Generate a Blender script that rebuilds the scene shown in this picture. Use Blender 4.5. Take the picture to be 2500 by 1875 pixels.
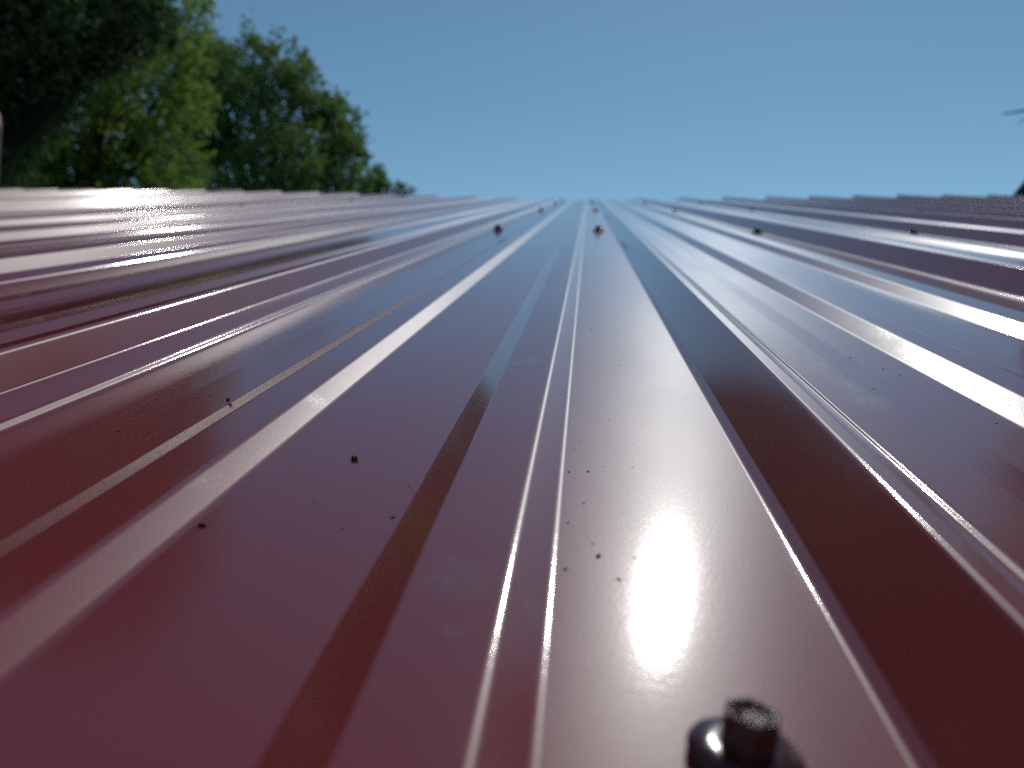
import bpy, bmesh, math, random
import numpy as np
from mathutils import Vector, Matrix

for o in list(bpy.data.objects):
    bpy.data.objects.remove(o, do_unlink=True)
scene = bpy.context.scene
COL = scene.collection
R = math.radians

# ------------------------------------------------------------------ camera, sky, sun, exposure
SLOPE = R(14)                      # pitch of the roof
EAVE_Z = 2.40                      # height of the roof sheet under the camera
U = 0.0661
CAM_H = 0.967 * U                  # the phone is held 64 mm above the sheet
ROOF = Matrix.Translation((0, 0, EAVE_Z)) @ Matrix.Rotation(SLOPE, 4, 'X')   # (across, up the slope, normal) -> world
yaw, pitch, roll = math.atan(.0981), math.atan(423 / 1597.), R(.3)
fw = Vector((-math.sin(yaw) * math.cos(pitch), math.cos(yaw) * math.cos(pitch), -math.sin(pitch)))
rt = Vector((math.cos(yaw), math.sin(yaw), 0))
up = rt.cross(fw)
rt, up = rt * math.cos(roll) + up * math.sin(roll), up * math.cos(roll) - rt * math.sin(roll)
M = Matrix.Identity(4)
M.col[0][:3], M.col[1][:3], M.col[2][:3], M.col[3][:3] = rt, up, -fw, (0, 0, CAM_H)
cam = bpy.data.cameras.new('camera'); cam_o = bpy.data.objects.new('camera', cam); COL.objects.link(cam_o)
cam_o.matrix_world = ROOF @ M
cam.lens = 26; cam.sensor_width = 36; cam.clip_start = 0.005; cam.clip_end = 3000
cam.dof.use_dof = True; cam.dof.focus_distance = 0.215; cam.dof.aperture_fstop = 26 / 1.85
scene.camera = cam_o

SUN_AZ, SUN_EL = R(11.0), R(29.4)   # measured from the roof plane
sun_dir = (ROOF.to_3x3() @ Vector((math.sin(SUN_AZ) * math.cos(SUN_EL), math.cos(SUN_AZ) * math.cos(SUN_EL), math.sin(SUN_EL)))).normalized()
w = bpy.data.worlds.new('World'); scene.world = w; w.use_nodes = True
nt = w.node_tree; bg = nt.nodes['Background']
sky = nt.nodes.new('ShaderNodeTexSky'); sky.sky_type = 'NISHITA'; sky.sun_disc = False
sky.sun_elevation = math.asin(sun_dir.z); sky.sun_rotation = math.atan2(sun_dir.x, sun_dir.y)
sky.altitude = 200; sky.air_density = 1.0; sky.dust_density = 0.08; sky.ozone_density = 4.0
air = nt.nodes.new('ShaderNodeMix'); air.data_type = 'RGBA'; air.blend_type = 'MULTIPLY'; air.inputs[0].default_value = 1
air.inputs[7].default_value = (.93, 1.12, 1.02, 1)           # the even, slightly green blue of this sky
nt.links.new(sky.outputs[0], air.inputs[6]); nt.links.new(air.outputs[2], bg.inputs[0]); bg.inputs[1].default_value = 0.148
sun = bpy.data.lights.new('sun', 'SUN'); sun.energy = 2.0; sun.angle = R(.53); sun.color = (1, .985, .93)
sun_o = bpy.data.objects.new('sun', sun); COL.objects.link(sun_o); sun_o.location = (0, 0, 20)
sun_o.rotation_euler = (-sun_dir).to_track_quat('-Z', 'Y').to_euler()
vs = scene.view_settings
vs.view_transform = 'Standard'; vs.look = 'None'; vs.gamma = 1; vs.use_curve_mapping = False; vs.exposure = -1.06

# ------------------------------------------------------------------ helpers
def tag(o, label=None, cat=None, group=None, kind=None):
    for k, v in (('label', label), ('category', cat), ('group', group), ('kind', kind)):
        if v: o[k] = v
    return o
def link(name, data, parent=None, mat=None):
    o = bpy.data.objects.new(name, data); COL.objects.link(o)
    if parent: o.parent = parent
    if mat and data: data.materials.append(mat)
    return o
def mesh_np(name, v, f):
    me = bpy.data.meshes.new(name)
    me.from_pydata(np.asarray(v).tolist(), [], np.asarray(f).tolist() if not isinstance(f, list) else f)
    me.update(); return me
class NT:
    def __init__(s, name):
        s.m = bpy.data.materials.new(name); s.m.use_nodes = True; s.t = s.m.node_tree
        s.p = s.t.nodes['Principled BSDF']
    def n(s, kind, **kw):
        nd = s.t.nodes.new('ShaderNode' + kind)
        for k, v in kw.items():
            if k.startswith('i_'):
                nd.inputs[int(k[2:]) if k[2:].isdigit() else k[2:]].default_value = v
            else: setattr(nd, k, v)
        return nd
    def l(s, a, b): s.t.links.new(a, b)
    def math(s, op, a, b=None, clamp=False):
        nd = s.n('Math', operation=op); nd.use_clamp = clamp
        for i, x in enumerate((a, b)):
            if x is None: continue
            if isinstance(x, (int, float)): nd.inputs[i].default_value = x
            else: s.l(x, nd.inputs[i])
        return nd.outputs[0]
    def mix(s, fac, a, b):
        nd = s.n('Mix', data_type='RGBA')
        for i, x in ((0, fac), (6, a), (7, b)):
            if isinstance(x, (int, float)): nd.inputs[i].default_value = x
            elif isinstance(x, tuple): nd.inputs[i].default_value = x
            else: s.l(x, nd.inputs[i])
        return nd.outputs[2]

# ------------------------------------------------------------------ materials
def roof_paint():
    t = NT('maroon_paint'); p = t.p
    tc = t.n('TexCoord'); P = tc.outputs['Object']
    def noise(scale, vec=P, detail=2.0, rough=.5, sc=(1, 1, 1)):
        mp = t.n('Mapping'); mp.inputs['Scale'].default_value = sc; t.l(vec, mp.inputs[0])
        nd = t.n('TexNoise'); nd.inputs['Scale'].default_value = scale; nd.inputs['Detail'].default_value = detail
        nd.inputs['Roughness'].default_value = rough; t.l(mp.outputs[0], nd.inputs['Vector']); return nd.outputs[0]
    # hand smears and dust where the sheet was handled (centre across, up the slope; half sizes; strength)
    SM = [(.0892, .247, .0055, .020, .75), (.0892, .232, .007, .012, .8), (.0875, .275, .004, .018, .5), (-.0190, .2535, .0035, .006, .8),
          (-.0235, .250, .006, .0035, .6), (-.0822, .2054, .005, .006, .35), (-.0819, .1405, .004, .005, .4), (-.0198, .1075, .006, .003, .35),
          (-.0185, .1015, .007, .005, .45), (-.0069, .098, .002, .006, .35), (-.0158, .0892, .0020, .0018, .5), (.131, .334, .006, .02, .6), (.0985, .262, .004, .02, .55),
          (.130, .294, .008, .03, .4), (-.0216, .1266, .004, .0012, .35), (-.215, .62, .012, .16, .5), (-.20, .36, .01, .03, .35)]
    sep = t.n('SeparateXYZ'); t.l(P, sep.inputs[0])
    wob = t.math('MULTIPLY', t.math('SUBTRACT', noise(90, detail=3), .5), .012)
    ux = t.math('ADD', sep.outputs[0], wob); vy = t.math('ADD', sep.outputs[1], wob)
    tot = None
    for (a, b, sa, sb, k) in SM:
        dx = t.math('DIVIDE', t.math('SUBTRACT', ux, a), sa); dy = t.math('DIVIDE', t.math('SUBTRACT', vy, b), sb)
        d = t.math('SQRT', t.math('ADD', t.math('MULTIPLY', dx, dx), t.math('MULTIPLY', dy, dy)))
        g = t.math('MULTIPLY', t.math('SUBTRACT', 1.3, d, True), k)
        tot = g if tot is None else t.math('MAXIMUM', tot, g)
    grit = noise(900, detail=4, rough=.7)
    gr = t.n('MapRange'); t.l(grit, gr.inputs[0]); gr.inputs[1].default_value = .38; gr.inputs[2].default_value = .68
    smudge = t.math('MULTIPLY', tot, gr.outputs[0], True)
    # faint rolling marks across the sheet and a thin film of dust
    film = noise(14, detail=4, sc=(1, .35, 1))
    fm = t.n('MapRange'); t.l(film, fm.inputs[0]); fm.inputs[1].default_value = .45; fm.inputs[2].default_value = .75
    base = t.mix(t.math('MULTIPLY', fm.outputs[0], .16), (.43, .027, .014, 1), (.43, .085, .062, 1))
    base = t.mix(t.math('MULTIPLY', smudge, .75), base, (.42, .36, .31, 1))
    t.l(base, p.inputs['Base Color'])
    # clear top coat over a slightly grained colour coat
    p2 = p; p.inputs['IOR'].default_value = 1.78; p.inputs['Coat Weight'].default_value = 1; p.inputs['Coat IOR'].default_value = 1.6
    rr = t.math('ADD', t.math('MULTIPLY', fm.outputs[0], .03), .095)
    t.l(t.math('ADD', rr, t.math('MULTIPLY', smudge, .25)), p.inputs['Coat Roughness'])
    t.l(t.math('ADD', t.math('MULTIPLY', fm.outputs[0], .06), .42), p2.inputs['Roughness'])
    # the coil-coating rolls leave fine marks across the sheet, which smear highlights along its length
    p2.inputs['Anisotropic'].default_value = .5
    tv = t.n('CombineXYZ'); tv.inputs[1].default_value = 1
    vt = t.n('VectorTransform', vector_type='VECTOR', convert_from='OBJECT', convert_to='WORLD'); t.l(tv.outputs[0], vt.inputs[0]); t.l(vt.outputs[0], p2.inputs['Tangent'])
    # fine orange peel, cross rolling marks and slight oil canning
    peel = noise(1500, detail=2, sc=(1, 1.5, 1))
    roll_ = noise(260, detail=3, sc=(.6, 3.5, 1))
    can = noise(3.2, detail=1, sc=(2.2, .7, 1))
    hgt = t.math('ADD', t.math('ADD', t.math('MULTIPLY', peel, .000014), t.math('MULTIPLY', roll_, .000008)), t.math('MULTIPLY', can, .0016))
    hgt = t.math('ADD', hgt, t.math('MULTIPLY', smudge, .00002))
    bp = t.n('Bump'); bp.inputs['Strength'].default_value = 1; bp.inputs['Distance'].default_value = 1
    t.l(hgt, bp.inputs['Height']); t.l(bp.outputs[0], p.inputs['Normal']); t.l(bp.outputs[0], p.inputs['Coat Normal'])
    return t.m
def plain(name, col, rough=.6, var=.25, scale=40, bump=.0, metallic=0, spec=.5):
    t = NT(name); tc = t.n('TexCoord')
    nd = t.n('TexNoise'); nd.inputs['Scale'].default_value = scale; nd.inputs['Detail'].default_value = 5; t.l(tc.outputs['Object'], nd.inputs['Vector'])
    a = tuple(c * (1 - var) for c in col) + (1,); b = tuple(min(1, c * (1 + var)) for c in col) + (1,)
    t.l(t.mix(nd.outputs[0], a, b), t.p.inputs['Base Color']); t.p.inputs['Roughness'].default_value = rough
    t.p.inputs['Metallic'].default_value = metallic; t.p.inputs['Specular IOR Level'].default_value = spec
    if bump:
        bp = t.n('Bump'); bp.inputs['Distance'].default_value = bump; t.l(nd.outputs[0], bp.inputs['Height']); t.l(bp.outputs[0], t.p.inputs['Normal'])
    return t.m
def leaf_mat(name, col, trans):
    t = NT(name); p = t.p
    tc = t.n('TexCoord'); nd = t.n('TexNoise'); nd.inputs['Scale'].default_value = 1.7; nd.inputs['Detail'].default_value = 6; t.l(tc.outputs['Object'], nd.inputs['Vector'])
    a = tuple(c * .6 for c in col) + (1,); b = tuple(c * 1.4 for c in col) + (1,)
    t.l(t.mix(nd.outputs[0], a, b), p.inputs['Base Color']); p.inputs['Roughness'].default_value = .6; p.inputs['Specular IOR Level'].default_value = .25
    tr = t.n('BsdfTranslucent'); t.l(t.mix(nd.outputs[0], tuple(c * .6 for c in trans) + (1,), tuple(c * 1.3 for c in trans) + (1,)), tr.inputs[0])
    ad = t.n('AddShader'); t.l(p.outputs[0], ad.inputs[0]); t.l(tr.outputs[0], ad.inputs[1])
    t.l(ad.outputs[0], t.t.nodes['Material Output'].inputs[0]); return t.m

MAT = dict(
    paint=roof_paint(),
    screw=plain('screw_paint', (.10, .019, .013), .24, .5, 1100, .00035),
    washer=plain('washer_paint', (.09, .014, .010), .18, .3, 500, .00008),
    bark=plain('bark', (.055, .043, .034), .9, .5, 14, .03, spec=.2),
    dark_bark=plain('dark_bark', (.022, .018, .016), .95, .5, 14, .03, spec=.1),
    wood=plain('weathered_wood', (.26, .19, .13), .8, .35, 18, .004),
    grass=plain('grass_ground', (.07, .10, .03), .95, .5, 1.5, .03, spec=.1),
    crumb=plain('crumb_dirt', (.022, .014, .010), .8, .6, 3000, .0002),
    dust=plain('pale_grit', (.45, .36, .32), .8, .3, 3000),
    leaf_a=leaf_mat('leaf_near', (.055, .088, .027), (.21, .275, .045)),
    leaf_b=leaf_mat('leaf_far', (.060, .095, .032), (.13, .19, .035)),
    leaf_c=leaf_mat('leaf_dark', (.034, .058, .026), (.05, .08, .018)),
)

# ------------------------------------------------------------------ ground
gv = [(-1500, -1500, 0), (1500, -1500, 0), (1500, 1500, 0), (-1500, 1500, 0)]
tag(link('ground', mesh_np('ground', gv, [(0, 1, 2, 3)]), None, MAT['grass']), kind='structure')

# ------------------------------------------------------------------ the shed with its ribbed metal roof
V0, V1 = -.14, 4.27
def rise(u, v):                     # the framing sags a little in the middle of the high edge
    k = max(0., min(1., v / V1)) ** 3
    return .031 * (1 - math.exp(-(u / 1.3) ** 2)) * k
PER = 3.46; OFF = .025
RIB = [(.575, -.010, .03), (.603, .012, .03), (.750, .238, .020), (.824, .238, .040), (.925, .088, .03), (1.075, .034, .02), (1.10, .046, .018), (1.128, .012, .03), (1.25, .008, .3), (1.385, .006, .1), (1.55, 0, .5)]
PAN = [(1.825, 0, .06), (1.985, .06, .06), (2.19, .06, .06), (2.295, 0, .06), (2.90, 0, .06), (3.045, .070, .06), (3.275, .082, .05), (3.372, .028, .05)]
def fillet(pts, n=4):
    """polyline (x, y, radius) -> points and unit normals with round bends"""
    P, N = [], []
    def nrm(a, b):
        d = np.array([b[0] - a[0], b[1] - a[1]]); d /= np.linalg.norm(d); return np.array([-d[1], d[0]])
    for i, p in enumerate(pts):
        q = np.array(p[:2])
        if i == 0: P.append(q); N.append(nrm(p, pts[1])); continue
        if i == len(pts) - 1: P.append(q); N.append(nrm(pts[i - 1], p)); continue
        n0, n1 = nrm(pts[i - 1], p), nrm(p, pts[i + 1])
        ang = math.acos(max(-1, min(1, float(n0 @ n1))))
        if ang < .02: P.append(q); N.append((n0 + n1) / np.linalg.norm(n0 + n1)); continue
        r = p[2]; tl = r * math.tan(ang / 2)
        s = 1 if n0[0] * n1[1] - n0[1] * n1[0] > 0 else -1       # left turn: centre above
        t0 = np.array([n0[1], -n0[0]]); a0 = q - t0 * tl; c = a0 + n0 * r * s
        for k in range(n + 1):
            th = s * ang * k / n; cs, sn = math.cos(th), math.sin(th)
            nn = np.array([n0[0] * cs - n0[1] * sn, n0[0] * sn + n0[1] * cs])
            P.append(c - nn * r * s); N.append(nn)
    return np.array(P), np.array(N)
def shift(pts, j): return [(a + PER * j, b, r) for a, b, r in pts]
PROFILE = fillet([(x + OFF, y, r) for j in range(-40, 40) for x, y, r in shift(RIB + PAN, j)])
def surf_w(u):                      # height of the sheet above the pan at u (metres)
    return float(np.interp(u / U, PROFILE[0][:, 0], PROFILE[0][:, 1])) * U
shed = tag(link('metal_roofed_shed', None), 'shed with a glossy maroon ribbed metal roof filling the foreground', 'shed')
shed.matrix_world = ROOF
def build_sheet(k):
    j0 = -1 + 4 * k
    pts = [(.68, .08, .02)] + RIB[2:] + PAN
    pts = [(x + PER * j0, y, r) for x, y, r in pts]
    for j in range(1, 4): pts += shift(RIB + PAN, j0 + j)
    # the last rib rides over the first rib of the next sheet and ends part way down its far face
    lift = RIB[:1] + [(.591, .016, .03), (.738, .256, .022), (.838, .256, .045), (.921, .100, .02)]
    pts += shift(lift, j0 + 4)
    P, N = fillet([(x + OFF, y, r) for x, y, r in pts])
    P *= U
    vs_ = np.concatenate([np.linspace(V0, .6, 10), np.linspace(.75, V1, 22)])
    n, m = len(P), len(vs_); TH = .0007
    rng = random.Random(k)
    dv = rng.uniform(-.004, .004)
    ver, nor, fac = [], [], []
    for s in (0, 1):
        for v in vs_:
            for (x, y), (a, b) in zip(P, N):
                ver.append((x - a * TH * s, v + (dv if v == V1 else 0), y - b * TH * s + rise(x, v)))
                nor.append((a, 0, b) if s == 0 else (-a, 0, -b))
    for i in range(m - 1):
        for q in range(n - 1):
            a = i * n + q; fac.append((a, a + 1, a + n + 1, a + n))
            b = a + m * n; fac.append((b, b + n, b + n + 1, b + 1))
    smooth = len(fac)
    B = m * n
    for i in range(m - 1):
        for q, fl in ((0, 0), (n - 1, 1)):
            a = i * n + q; f4 = (a, a + n, a + n + B, a + B)
            fac.append(f4 if not fl else f4[::-1])
    for q in range(n - 1):
        fac.append((q, q + B, q + 1 + B, q + 1)); a = (m - 1) * n + q; fac.append((a, a + 1, a + 1 + B, a + B))
    me = mesh_np('roofing_sheet', ver, fac)
    me.polygons.foreach_set('use_smooth', [True] * smooth + [False] * (len(fac) - smooth))
    me.normals_split_custom_set([nor[l.vertex_index] if me_smooth else (0, 0, 0) for me_smooth, l in
                                 ((p.index < smooth, me.loops[li]) for p in me.polygons for li in p.loop_indices)])
    return link('roofing_sheet', me, shed, MAT['paint'])
for k in range(-7, 6): build_sheet(k)

# --- screws: hex head on a dished washer
def lathe(rings, seg=32, cap=True):
    v, f = [], []
    for r, z in rings:
        for i in range(seg):
            a = 2 * math.pi * i / seg; v.append((r * math.cos(a), r * math.sin(a), z))
    for i in range(len(rings) - 1):
        for q in range(seg):
            a, b = i * seg + q, i * seg + (q + 1) % seg; f.append((a, b, b + seg, a + seg))
    if cap: f.append(tuple(range((len(rings) - 1) * seg, len(rings) * seg)))
    return v, f
def screw_meshes():
    # hex prism whose corners are slightly rounded, with a dished top
    seg = 48
    def hexr(a, r): 
        a = (a % (math.pi / 3)) - math.pi / 6
        return min(r / math.cos(a), r * 1.115)
    rings = [(.0030, .0018), (.0030, .0057), (.00288, .0061), (.0026, .00625), (.0023, .0061), (.0018, .0057), (.0009, .0055)]
    v, f = [], []
    for r, z in rings:
        for i in range(seg):
            a = 2 * math.pi * i / seg; q = hexr(a, r) if r > .0025 else r
            v.append((q * math.cos(a), q * math.sin(a), z))
    for i in range(len(rings) - 1):
        for q in range(seg):
            a, b = i * seg + q, i * seg + (q + 1) % seg; f.append((a, b, b + seg, a + seg))
    f.append(tuple(range((len(rings) - 1) * seg, len(rings) * seg)))
    head = mesh_np('screw_head', v, f)
    v, f = lathe([(.0060, -.0003), (.0066, .0002), (.0067, .0010), (.0063, .0016), (.0052, .0020), (.0040, .0022), (.0028, .0022)], 40)
    was = mesh_np('washer', v, f)
    for me in (head, was): me.polygons.foreach_set('use_smooth', [len(p.vertices) == 4 for p in me.polygons])
    head.materials.append(MAT['screw']); was.materials.append(MAT['washer'])
    return head, was
HEAD, WASH = screw_meshes()
rng = random.Random(4)
for j in range(-14, 11):
    lap = (j - 3) % 4 == 0
    for row, v in enumerate((.0733, 1.16, 2.25, 3.32, 4.13)):
        u = ((-2.1 + PER * (j + 1)) if lap else (.30 + PER * j)) * U
        if row: u += rng.uniform(-.004, .004); v += rng.uniform(-.012, .012)
        s = link('roof_screw', HEAD, shed); s.location = (u, v, rise(u, v) + surf_w(u))
        s.scale = (1.3, 1.3, 1.35) if row else (1, 1, 1)
        s.rotation_euler = (rng.uniform(-.08, .08), rng.uniform(-.08, .08), rng.uniform(0, 6)) if (row or j) else (R(-4), R(7), R(17))
        link('washer', WASH, s)

# --- purlins and plank walls under the roof
def box_mesh(name, x0, x1, y0, y1, z0, z1):
    v = [(x, y, z) for x in (x0, x1) for y in (y0, y1) for z in (z0, z1)]
    return mesh_np(name, v, [(0, 1, 3, 2), (4, 6, 7, 5), (0, 4, 5, 1), (2, 3, 7, 6), (0, 2, 6, 4), (1, 5, 7, 3)])
for v in (.0733, 1.16, 2.25, 3.32, 4.13):
    link('purlin', box_mesh('purlin', -6.3, 4.9, v - .045, v + .045, -.045, -.0052), shed, MAT['wood'])
inv = ROOF.inverted()
def plank_wall(ax, pos, a0, a1):
    n = int((a1 - a0) / .2); st = (a1 - a0) / n
    for i in range(n):
        a, b = a0 + i * st + .004, a0 + (i + 1) * st - .004; t = .012 + .003 * (i % 2)
        mid = (a + b) / 2; y = pos if ax == 'x' else mid
        top = EAVE_Z + y * math.tan(SLOPE) - .06
        if ax == 'x': me = box_mesh('wall_plank', a, b, pos - t, pos + t, .02, top)
        else:
            me = box_mesh('wall_plank', pos - t, pos + t, a, b, .02, top)
        o = link('wall_plank', me, shed, MAT['wood']); o.matrix_parent_inverse = inv
plank_wall('x', .12, -6.1, 4.7); plank_wall('x', 3.95, -6.1, 4.7)
plank_wall('y', -6.12, .16, 3.92); plank_wall('y', 4.72, .16, 3.92)

# ------------------------------------------------------------------ trees
def polar(az, el, d):               # direction from the place where the phone is held, az from straight up the roof
    return Vector((d * math.sin(R(az)), d * math.cos(R(az)), EAVE_Z + d * math.tan(R(el))))
def sight(x, y, d):                 # survey sighting taken in the photograph's 2212-wide grid, at ground distance d
    q = (cam_o.matrix_world.to_3x3() @ Vector(((x - 1106) / 1597.6, (829.5 - y) / 1597.6, -1)))
    q *= d / math.hypot(q.x, q.y); return cam_o.matrix_world.translation + q
def limb(bm_v, bm_f, a, b, r0, r1, seg=8, bend=.06, rng=random, n=5):
    a, b = Vector(a), Vector(b); ax = (b - a); L = ax.length
    q = ax.to_track_quat('Z', 'Y'); off = Vector((rng.uniform(-1, 1), rng.uniform(-1, 1), rng.uniform(-.3, .3))) * L * bend
    base = len(bm_v)
    for i in range(n + 1):
        t = i / n; c = a.lerp(b, t) + off * math.sin(math.pi * t); r = r0 + (r1 - r0) * t
        for s in range(seg):
            an = 2 * math.pi * s / seg; bm_v.append(c + q @ Vector((r * math.cos(an), r * math.sin(an), 0)))
    for i in range(n):
        for s in range(seg):
            p, o = base + i * seg + s, base + i * seg + (s + 1) % seg; bm_f.append((p, o, o + seg, p + seg))
    bm_f.append(tuple(base + n * seg + s for s in range(seg)))
def leaves(centers, radii, counts, size, seed, droop=.3, narrow=.5, shell=.35):
    g = np.random.default_rng(seed); vv, ff = [], []; tot = 0
    for c, r, n in zip(centers, radii, counts):
        # twiglets inside the clump carry bunches of leaves, so the outline is ragged and gaps stay open
        nt_ = max(6, int(n / 22)); d = g.normal(size=(nt_, 3)); d /= np.linalg.norm(d, axis=1)[:, None]
        tw = np.array(c) + d * (r * g.uniform(shell, 1.08, nt_) ** .6)[:, None] * np.array([1, 1, .85])
        idx = g.integers(0, nt_, n); k = tw[idx] + g.normal(size=(n, 3)) * r * .13
        a = g.normal(size=(n, 3)); a[:, 2] -= droop; a /= np.linalg.norm(a, axis=1)[:, None]
        b = np.cross(a, g.normal(size=(n, 3))); b /= np.linalg.norm(b, axis=1)[:, None]
        s = size * g.uniform(.6, 1.25, n)[:, None]; nn = np.cross(a, b)
        q = np.stack([k, k + a * s * .5 + b * s * narrow * .5 + nn * s * .08, k + a * s, k + a * s * .5 - b * s * narrow * .5 + nn * s * .08], 1).reshape(-1, 3)
        i = tot + np.arange(n)[:, None] * 4
        ff.append(np.concatenate([i + [[0, 1, 2]], i + [[0, 2, 3]]])); vv.append(q); tot += 4 * n
    return np.concatenate(vv), np.concatenate(ff)
def tree(name, label, base, clumps, size, dens, lm, bm, seed, trunk_r=.22, cat='tree', group=None, fork=.45, narrow=.5, lean=.7):
    rg = random.Random(seed); base = Vector(base)
    root = tag(link(name, None), label, cat, group); root.location = base
    cs = [Vector(c) - base for c, r in clumps]; rs = [r for c, r in clumps]
    cen = sum(cs, Vector()) / len(cs); zt = max(c.z for c in cs); top = Vector((cen.x * lean, cen.y * lean, zt * .8))
    v, f = [], []; limb(v, f, (0, 0, -.2), top, trunk_r, trunk_r * .25, 10, .03, rg, 8)
    for c in cs:
        t = max(.25, min(.95, (c.z * fork) / top.z)); st = top * t
        limb(v, f, st, c, trunk_r * (1 - t) * .5 + .025, .012, 6, .08, rg, 5)
        for _ in range(4):
            e = c + Vector((rg.gauss(0, 1), rg.gauss(0, 1), rg.gauss(0, .8))).normalized() * rg.uniform(.4, .8) * rs[cs.index(c)]
            limb(v, f, st.lerp(c, rg.uniform(.6, 1)), e, .018, .005, 5, .1, rg, 3)
    me = mesh_np('trunk', [tuple(q) for q in v], f); me.polygons.foreach_set('use_smooth', [True] * len(f)); link('trunk', me, root, bm)
    lv, lf = leaves([tuple(c) for c in cs], rs, [int(dens * (r / size) ** 2) for r in rs], size, seed, narrow=narrow)
    link('crown', mesh_np('crown', lv, lf), root, lm)
    return root
def clumps(lst, d, jd, seed):
    rg = random.Random(seed); out = []
    for x, y, r in lst:
        dd = d + rg.uniform(-jd, jd); p = sight(x, y, dd); out.append((p, r * (dd / 1597.) * 1.1))
    return out
c0 = clumps([(40, 60, 130), (160, 40, 110), (270, 20, 70), (60, 190, 90), (-120, 120, 170), (-60, 300, 90), (130, -120, 150), (-180, -100, 190), (200, 110, 50), (310, 45, 60), (-150, 420, 140), (60, -330, 190), (-200, -380, 220), (-60, -600, 220), (-330, -120, 200), (-420, -480, 240)], 8.2, .6, 1)
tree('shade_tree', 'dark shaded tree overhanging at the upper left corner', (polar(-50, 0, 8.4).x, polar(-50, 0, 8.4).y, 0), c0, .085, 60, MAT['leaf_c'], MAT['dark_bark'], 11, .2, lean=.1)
c1 = clumps([(395, 25, 55), (300, 90, 70), (400, 120, 55), (330, 225, 85), (410, 215, 45), (250, 320, 85), (350, 345, 75), (160, 200, 75), (110, 320, 90), (60, 260, 70),
             (210, 130, 60), (240, 220, 70), (170, 390, 80), (300, 420, 90), (60, 400, 90), (380, 300, 40), (440, 270, 35), (250, 520, 140), (80, 520, 140), (420, 480, 80), (300, -60, 90)], 12, 1.2, 2)
tree('leafy_tree', 'sunlit yellow-green leafy tree just left behind the roof', (polar(-38, 0, 12.6).x, polar(-38, 0, 12.6).y, 0), c1, .12, 30, MAT['leaf_a'], MAT['bark'], 12, .24)
c2 = clumps([(560, 150, 75), (610, 240, 90), (520, 270, 80), (690, 290, 75), (720, 240, 38), (600, 340, 90), (480, 190, 60), (735, 330, 45), (565, 105, 28), (645, 170, 48), (440, 110, 50),
             (520, 380, 80), (680, 390, 80), (450, 300, 60), (620, 470, 130), (500, 480, 110), (720, 410, 55), (745, 290, 35), (400, 200, 80), (380, 330, 90), (330, 110, 70), (760, 380, 40), (470, 120, 45), (500, 150, 50), (455, 160, 50), (430, 230, 60), (735, 265, 42), (752, 325, 42), (692, 230, 50), (640, 140, 40)], 20, 1.8, 3)
tree('broad_tree', 'dark green rounded tree standing behind the sunlit one', (polar(-23, 0, 20.5).x, polar(-23, 0, 20.5).y, 0), c2, .16, 30, MAT['leaf_b'], MAT['bark'], 13, .3)
c3 = clumps([(800, 400, 32), (840, 410, 30), (820, 372, 18), (785, 420, 40), (872, 418, 18), (830, 460, 60), (770, 470, 60), (885, 440, 24)], 22, .8, 4)
tree('low_tree', 'small low treetop just above the roof edge, right of the trees', (polar(-15.5, 0, 22).x, polar(-15.5, 0, 22).y, 0), c3, .15, 32, MAT['leaf_b'], MAT['bark'], 14, .12)
rg = random.Random(8)
c4 = [(polar(-66, rg.uniform(5, 36), 13) + Vector((rg.uniform(-2.6, 2.6), rg.uniform(-2.6, 2.6), 0)), rg.uniform(.7, 1.3)) for _ in range(20)]  # generic tree added out of view so the sheets have foliage to reflect
tree('reflection_tree', 'leafy tree added out of view beyond the left end of the roof, for reflections', (polar(-66, 0, 13).x, polar(-66, 0, 13).y, 0), c4, .15, 30, MAT['leaf_b'], MAT['bark'], 15, .25)

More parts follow.
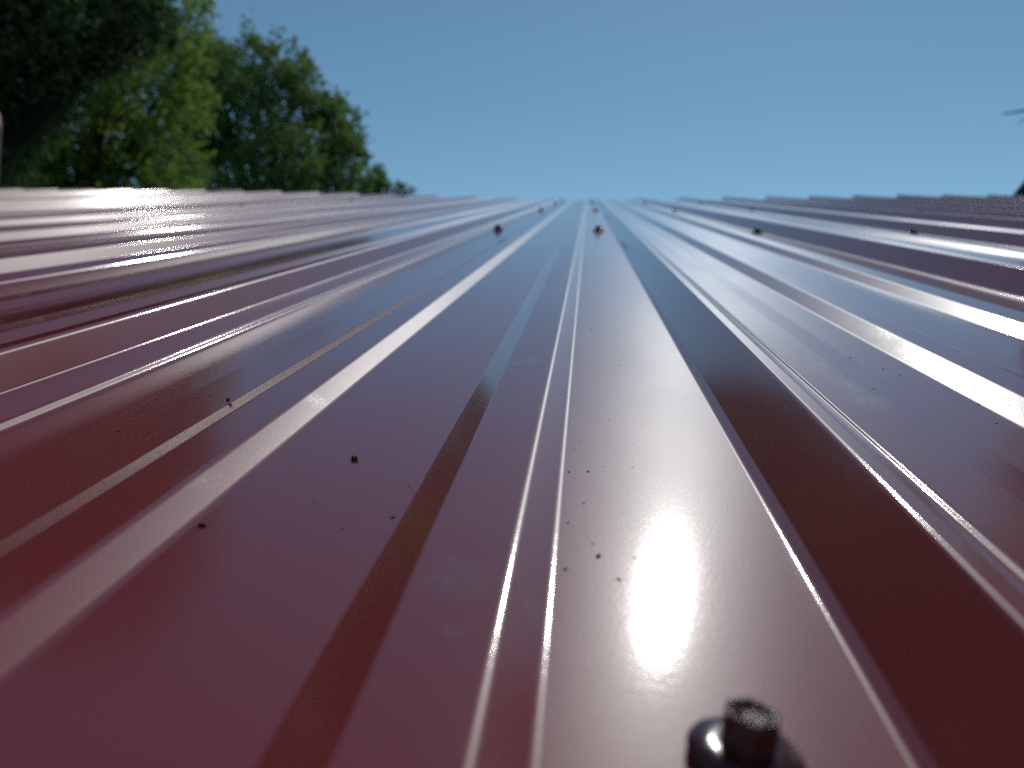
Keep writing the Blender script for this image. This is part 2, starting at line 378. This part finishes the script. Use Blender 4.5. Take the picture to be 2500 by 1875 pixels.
# a leaning dark trunk past the right end of the roof; its crown stands to the right
def leaning_tree():
    foot = sight(2312, 470, 9.5); base = Vector((foot.x, foot.y, 0))
    root = tag(link('leaning_tree', None), 'dark leaning tree trunk at the right end of the roof', 'tree'); root.location = base
    rg = random.Random(21); v, f = [], []
    cen = [sight(x, y, 9.5) - base for x, y in ((2312, 700), (2312, 430), (2332, 360), (2372, 210), (2445, 0), (2570, -240), (2760, -520))]
    rad = [.60, .52, .43, .33, .27, .22, .14]; seg = 14
    for i, (c, r) in enumerate(zip(cen, rad)):
        if i == 0: c = Vector((c.x * 0, c.y * 0, -.1))
        for q in range(seg):
            an = 2 * math.pi * q / seg; rr = r * (1 + .10 * math.sin(3 * an + i) + .05 * rg.uniform(-1, 1))
            v.append(c + Vector((rr * math.cos(an), rr * math.sin(an), 0)))
    for i in range(len(cen) - 1):
        for q in range(seg):
            a, b = i * seg + q, i * seg + (q + 1) % seg; f.append((a, b, b + seg, a + seg))
    f.append(tuple((len(cen) - 1) * seg + q for q in range(seg)))
    top = cen[-1]; cl = []
    for k in range(13):
        e = top + Vector((rg.uniform(-.2, 3.0), rg.uniform(-1.6, 1.6), rg.uniform(-.9, 2.0))); cl.append(e)
        limb(v, f, cen[-2].lerp(top, rg.uniform(.2, 1)), e, .07, .015, 6, .08, rg)
    t1 = sight(2166, 247, 9.5) - base; t0 = sight(2300, 226, 9.5) - base; tb = sight(2372, 205, 9.5) - base
    limb(v, f, tb, t0, .035, .02, 6, .02, rg); limb(v, f, t0, t1, .02, .007, 6, .02, rg, 6)
    limb(v, f, t0.lerp(t1, .25), sight(2198, 268, 9.5) - base, .010, .004, 5, .05, rg)
    me = mesh_np('trunk', [tuple(q) for q in v], f); me.polygons.foreach_set('use_smooth', [True] * len(f)); link('trunk', me, root, MAT['dark_bark'])
    lv, lf = leaves([tuple(c) for c in cl], [.75] * len(cl), [900] * len(cl), .12, 22); link('crown', mesh_np('crown', lv, lf), root, MAT['leaf_b'])
leaning_tree()

# ------------------------------------------------------------------ person resting on the roof, past the left edge
def sitting_person():
    J = dict(pel=(-3.18, 3.50, .135, .125, .11), waist=(-3.235, 3.525, .30, .12, .10), chest=(-3.29, 3.555, .47, .15, .115), neck=(-3.30, 3.56, .615, .058, .055),
             jaw=(-3.275, 3.54, .70, .068, .075), skull=(-3.285, 3.55, .79, .085, .095), crown=(-3.29, 3.553, .855, .055, .06),
             rhip=(-3.115, 3.43, .135, .085, .085), rmid=(-2.92, 3.345, .245, .075, .075), rknee=(-2.668, 3.262, .395, .066, .07), rcalf=(-2.60, 3.15, .24, .054, .057), rank=(-2.505, 3.01, .075, .038, .042), rtoe=(-2.46, 2.87, .045, .036, .03),
             lhip=(-3.21, 3.60, .135, .085, .085), lmid=(-3.13, 3.565, .28, .075, .075), lknee=(-3.03, 3.505, .43, .056, .06), lcalf=(-2.985, 3.385, .26, .052, .055), lank=(-2.94, 3.25, .075, .038, .042), ltoe=(-2.90, 3.14, .045, .036, .03),
             rsh=(-3.31, 3.405, .555, .058, .058), relb=(-3.20, 3.27, .335, .042, .042), rwr=(-3.02, 3.33, .315, .028, .032), rpalm=(-2.955, 3.338, .322, .040, .018),
             lsh=(-3.24, 3.71, .555, .058, .058), lelb=(-3.11, 3.665, .375, .042, .042), lwr=(-3.03, 3.55, .50, .028, .032), lpalm=(-3.015, 3.51, .505, .018, .040))
    E = [('pel', 'waist'), ('waist', 'chest'), ('chest', 'neck'), ('neck', 'jaw'), ('jaw', 'skull'), ('skull', 'crown'),
         ('pel', 'rhip'), ('rhip', 'rmid'), ('rmid', 'rknee'), ('rknee', 'rcalf'), ('rcalf', 'rank'), ('rank', 'rtoe'),
         ('pel', 'lhip'), ('lhip', 'lmid'), ('lmid', 'lknee'), ('lknee', 'lcalf'), ('lcalf', 'lank'), ('lank', 'ltoe'),
         ('chest', 'rsh'), ('rsh', 'relb'), ('relb', 'rwr'), ('rwr', 'rpalm'), ('chest', 'lsh'), ('lsh', 'lelb'), ('lelb', 'lwr'), ('lwr', 'lpalm')]
    for sd, d, sp in (('r', Vector((.06, -.005, -.004)), Vector((.0, .02, .006))), ('l', Vector((.02, -.045, -.035)), Vector((-.012, .0, .018)))):
        p = Vector(J[sd + 'palm'][:3])
        for k in range(4):                      # four fingers of different length, bent at the knuckle
            L = (.85, 1, .95, .75)[k]; a = p + sp * (k - 1.5) * .95; m = a + d * .6 * L; e = m + d * .5 * L + Vector((0, 0, -.016))
            J['%sf%da' % (sd, k)] = tuple(m) + (.0095, .0095); J['%sf%db' % (sd, k)] = tuple(e) + (.0078, .0078)
            E += [(sd + 'palm', '%sf%da' % (sd, k)), ('%sf%da' % (sd, k), '%sf%db' % (sd, k))]
        w_ = Vector(J[sd + 'wr'][:3]).lerp(p, .6); m = w_ + d * .35 - sp * 2.2; e = m + d * .55
        J[sd + 'ta'] = tuple(m) + (.012, .012); J[sd + 'tb'] = tuple(e) + (.0095, .0095); E += [(sd + 'palm', sd + 'ta'), (sd + 'ta', sd + 'tb')]
    names = list(J); ix = {n: i for i, n in enumerate(names)}
    me = bpy.data.meshes.new('person'); me.from_pydata([J[n][:3] for n in names], [(ix[a], ix[b]) for a, b in E], [])
    o = bpy.data.objects.new('person_tmp', me); COL.objects.link(o)
    sk = o.modifiers.new('skin', 'SKIN'); sk.use_smooth_shade = True
    for i, n in enumerate(names): me.skin_vertices[0].data[i].radius = J[n][3:5]; me.skin_vertices[0].data[i].use_root = (n == 'pel')
    sb = o.modifiers.new('sub', 'SUBSURF'); sb.levels = 2; sb.render_levels = 2
    dg = bpy.context.evaluated_depsgraph_get(); body = bpy.data.meshes.new_from_object(o.evaluated_get(dg)); bpy.data.objects.remove(o)
    body.name = 'person'; body.materials.clear()
    for m in ('skin', 'shirt', 'shorts', 'boot', 'lip'): body.materials.append(MAT[m])
    seg = [(Vector(J[a][:3]), Vector(J[b][:3]), a, b) for a, b in E]
    def near(c):
        best = None
        for a, b, na, nb in seg:
            t = max(0, min(1, (c - a).dot(b - a) / (b - a).length_squared)); d = (a.lerp(b, t) - c).length
            if best is None or d < best[0]: best = (d, na, nb, t)
        return best
    for p in body.polygons:
        d, a, b, t = near(p.center); m = 0
        if (a, b) in (('pel', 'waist'), ('waist', 'chest')) or b in ('rsh', 'lsh') or (b in ('relb', 'lelb') and t < .55): m = 1
        if (a, b) == ('chest', 'neck') and t < .6: m = 1
        if (a == 'pel' and b in ('rhip', 'lhip')) or b in ('rmid', 'lmid') or (a in ('rmid', 'lmid') and t < .45) or (b == 'waist' and t < .3): m = 2
        if a in ('rcalf', 'lcalf', 'rank', 'lank') or (b in ('rcalf', 'lcalf') and t > .55): m = 3
        p.material_index = m; p.use_smooth = True
    root = tag(link('person', body), 'person sitting on the roof at the far left, bare knee and grey boots', 'person'); root.matrix_world = ROOF @ Matrix.Translation((-.022, 0, -.01))
    # face and hair
    hd = Vector(J['skull'][:3]); fwd = Vector((.75, -.66, 0)).normalized(); lf = Vector((.66, .75, 0)); upv = Vector((0, 0, 1))
    def blob(name, c, sx, sy, sz, mat, nseg=12, cut=None):
        bm = bmesh.new(); bmesh.ops.create_uvsphere(bm, u_segments=nseg, v_segments=nseg // 2 + 2, radius=1)
        if cut is not None: bmesh.ops.delete(bm, geom=[q for q in bm.verts if cut(q.co)], context='VERTS')
        for q in bm.verts: q.co = c + fwd * q.co.x * sx + lf * q.co.y * sy + upv * q.co.z * sz
        m_ = bpy.data.meshes.new(name); bm.to_mesh(m_); bm.free(); m_.polygons.foreach_set('use_smooth', [True] * len(m_.polygons))
        link(name, m_, root, MAT[mat])
    blob('hair', hd + upv * .022 - fwd * .012, .112, .104, .10, 'hair', 24, lambda q: q.x > .35 and q.z < .45 or q.z < -.55)
    for sg in (-1, 1):
        blob('eye', hd + fwd * .088 + lf * .032 * sg - upv * .005, .011, .014, .010, 'eye'); blob('ear', hd + lf * .092 * sg - upv * .02, .022, .010, .032, 'skin')
    blob('nose', hd + fwd * .100 - upv * .038, .018, .014, .026, 'skin'); blob('mouth', hd + fwd * .082 - upv * .082, .012, .024, .007, 'lip')
MAT.update(skin=plain('skin', (.50, .26, .20), .5, .12, 60), shirt=plain('grey_cotton', (.22, .22, .22), .9, .2, 120), shorts=plain('dark_denim', (.03, .035, .05), .9, .3, 150),
           boot=plain('grey_suede', (.10, .095, .09), .85, .25, 120), hair=plain('dark_hair', (.02, .014, .01), .6, .4, 200), eye=plain('eye', (.05, .04, .035), .2, .2, 300), lip=plain('lip', (.36, .13, .11), .5, .1, 100))
sitting_person()

# ------------------------------------------------------------------ dirt lying on the sheets (across, up the slope, size)
DARK = [(-0.10892, 0.21033, 3.0), (-0.05852, 0.17242, 2.0), (-0.0727, 0.12543, 2.2), (-0.11774, 0.17638, 1.3), (-0.11528, 0.17804, 1.3), (-0.10871, 0.17949, 1.3), (-0.12403, 0.17808, 1.6), (-0.11724, 0.17176, 1.0), (-0.11062, 0.17122, 0.8), (-0.11586, 0.17557, 0.9), (-0.11646, 0.21366, 1.0), (-0.12786, 0.23992, 1.2), (-0.13587, 0.24255, 1.6), (-0.0943, 0.21627, 1.3), (-0.08854, 0.20731, 0.8), (-0.06553, 0.20694, 1.3), (-0.11277, 0.14994, 1.2), (-0.10943, 0.14828, 1.0), (-0.03835, 0.26773, 1.0), (-0.04037, 0.27089, 0.7), (-0.04484, 0.2401, 0.8), (-0.04103, 0.23674, 0.8), (-0.03718, 0.21111, 0.9), (-0.04879, 0.19212, 0.8), (-0.04683, 0.1845, 0.8), (-0.04521, 0.17739, 0.8), (-0.0382, 0.18481, 0.8), (-0.03766, 0.14974, 1.1), (-0.03659, 0.14755, 1.0), (-0.03561, 0.14607, 0.9), (-0.03683, 0.13329, 2.1), (-0.04525, 0.12737, 1.6), (-0.0552, 0.13911, 1.2), (-0.03855, 0.16445, 0.9), (-0.00436, 0.21892, 1.2), (-0.00233, 0.15754, 1.8), (0.01365, 0.26872, 1.6), (0.00354, 0.33616, 1.8), (0.00148, 0.24562, 1.0), (0.00149, 0.24125, 0.7), (0.00075, 0.20161, 1.1), (0.00191, 0.19984, 0.9), (0.00802, 0.19323, 0.9), (0.00787, 0.19977, 0.8), (-0.0019, 0.18297, 1.1), (-0.00016, 0.17875, 0.9), (-0.0015, 0.1729, 1.1), (0.00202, 0.15877, 1.8), (0.00554, 0.16272, 0.9), (0.00101, 0.14101, 1.5), (0.01234, 0.16426, 1.0), (0.03547, 0.25362, 0.8), (0.11537, 0.36723, 1.2), (0.08966, 0.28737, 1.2), (0.09413, 0.26832, 1.2), (0.0962, 0.24719, 2.2), (0.1045, 0.29561, 2.0), (0.1041, 0.28704, 1.6), (0.12485, 0.25752, 1.3), (0.12724, 0.2578, 1.0), (0.12011, 0.24693, 1.2), (0.12347, 0.23898, 1.3), (0.12223, 0.23282, 2.0), (0.11743, 0.21278, 2.0), (0.12721, 0.22554, 1.2), (0.10853, 0.22636, 1.1), (0.17724, 0.3511, 1.2), (0.11046, 0.2778, 1.8), (0.11303, 0.26877, 1.8), (0.01008, 0.11973, 1.4), (0.00703, 0.11157, 1.8), (-0.00191, 0.13106, 1.6), (-0.00185, 0.11315, 2.0), (0.01827, 0.11575, 1.4), (0.00269, 0.12352, 1.0), (0.04342, 0.19484, 0.8)]
LIGHT = [(-0.10913, 0.15112, 1.2), (-0.07158, 0.13459, 1.3), (-0.05404, 0.12785, 1.4), (-0.09374, 0.22889, 1.0), (-0.05574, 0.19281, 0.9), (-0.01507, 0.18814, 0.8), (-0.02228, 0.18731, 0.8), (-0.06749, 0.15819, 1.2), (-0.05046, 0.14243, 1.2), (-0.04551, 0.13467, 1.2), (-0.049, 0.11256, 1.6)]
def lump(g, r, flat=.6, sub=1, jag=.3):
    bm = bmesh.new(); bmesh.ops.create_icosphere(bm, subdivisions=sub, radius=r)
    st = g.uniform(1, 2.1); an = g.uniform(0, 3.14)
    for q in bm.verts:
        q.co *= g.uniform(1 - jag, 1 + jag); x, y = q.co.x * st, q.co.y / st
        q.co.x, q.co.y, q.co.z = x * math.cos(an) - y * math.sin(an), x * math.sin(an) + y * math.cos(an), q.co.z * flat
    return bm
def crumb(name, label, u, v, r, mat, seed, sub=2):
    g = random.Random(seed); bm = lump(g, r, .75, sub); me = bpy.data.meshes.new(name); bm.to_mesh(me); bm.free()
    o = tag(link(name, me, None, MAT[mat]), label, 'dirt crumb', 'loose crumbs on the roof')
    o.matrix_world = ROOF @ Matrix.Translation((u, v, surf_w(u) + r * .45))
crumb('dirt_crumb', 'largest dark crumb, lying on the wide flat strip left of centre', -.05432, .16406, .00085, 'crumb', 1)
crumb('dirt_crumb', 'dark crumb on the flat strip, low at the left near the pale band', -.0727, .12543, .00045, 'crumb', 2)
crumb('dirt_crumb', 'dark crumb stuck on the thin bright ridge line at the left', -.10892, .21033, .0006, 'crumb', 3)
crumb('dirt_crumb', 'dark crumb just left of the sun glare in the centre strip', .00374, .11889, .00035, 'crumb', 4)
def grit(name, label, pts, mat, k, seed):
    g = random.Random(seed); v, f = [], []
    for u, y, s_ in pts:
        bm = lump(g, k * s_, .5, 1, .35); n = len(v); w0 = surf_w(u) + k * s_ * .25 + rise(u, y)
        for q in bm.verts: v.append((q.co.x + u, q.co.y + y, q.co.z + w0))
        f += [tuple(n + q.index for q in fc.verts) for fc in bm.faces]; bm.free()
    o = tag(link(name, mesh_np(name, v, f), None, MAT[mat]), label, 'grit', kind='stuff'); o.matrix_world = ROOF
g = random.Random(77)
fine = [(g.gauss(.04, .09), g.uniform(.10, .42), g.uniform(.25, .55)) for _ in range(260)]
grit('dark_grit', 'specks of dark grit scattered over the maroon sheets', DARK[2:] + fine, 'crumb', .00016, 5)
grit('pale_grit', 'pale specks of dust scattered over the maroon sheets', LIGHT + [(a + .03, b, c * .8) for a, b, c in fine[:70]], 'dust', .00015, 6)

scene.cycles.use_denoising = False; scene.cycles.sample_clamp_indirect = 1.2
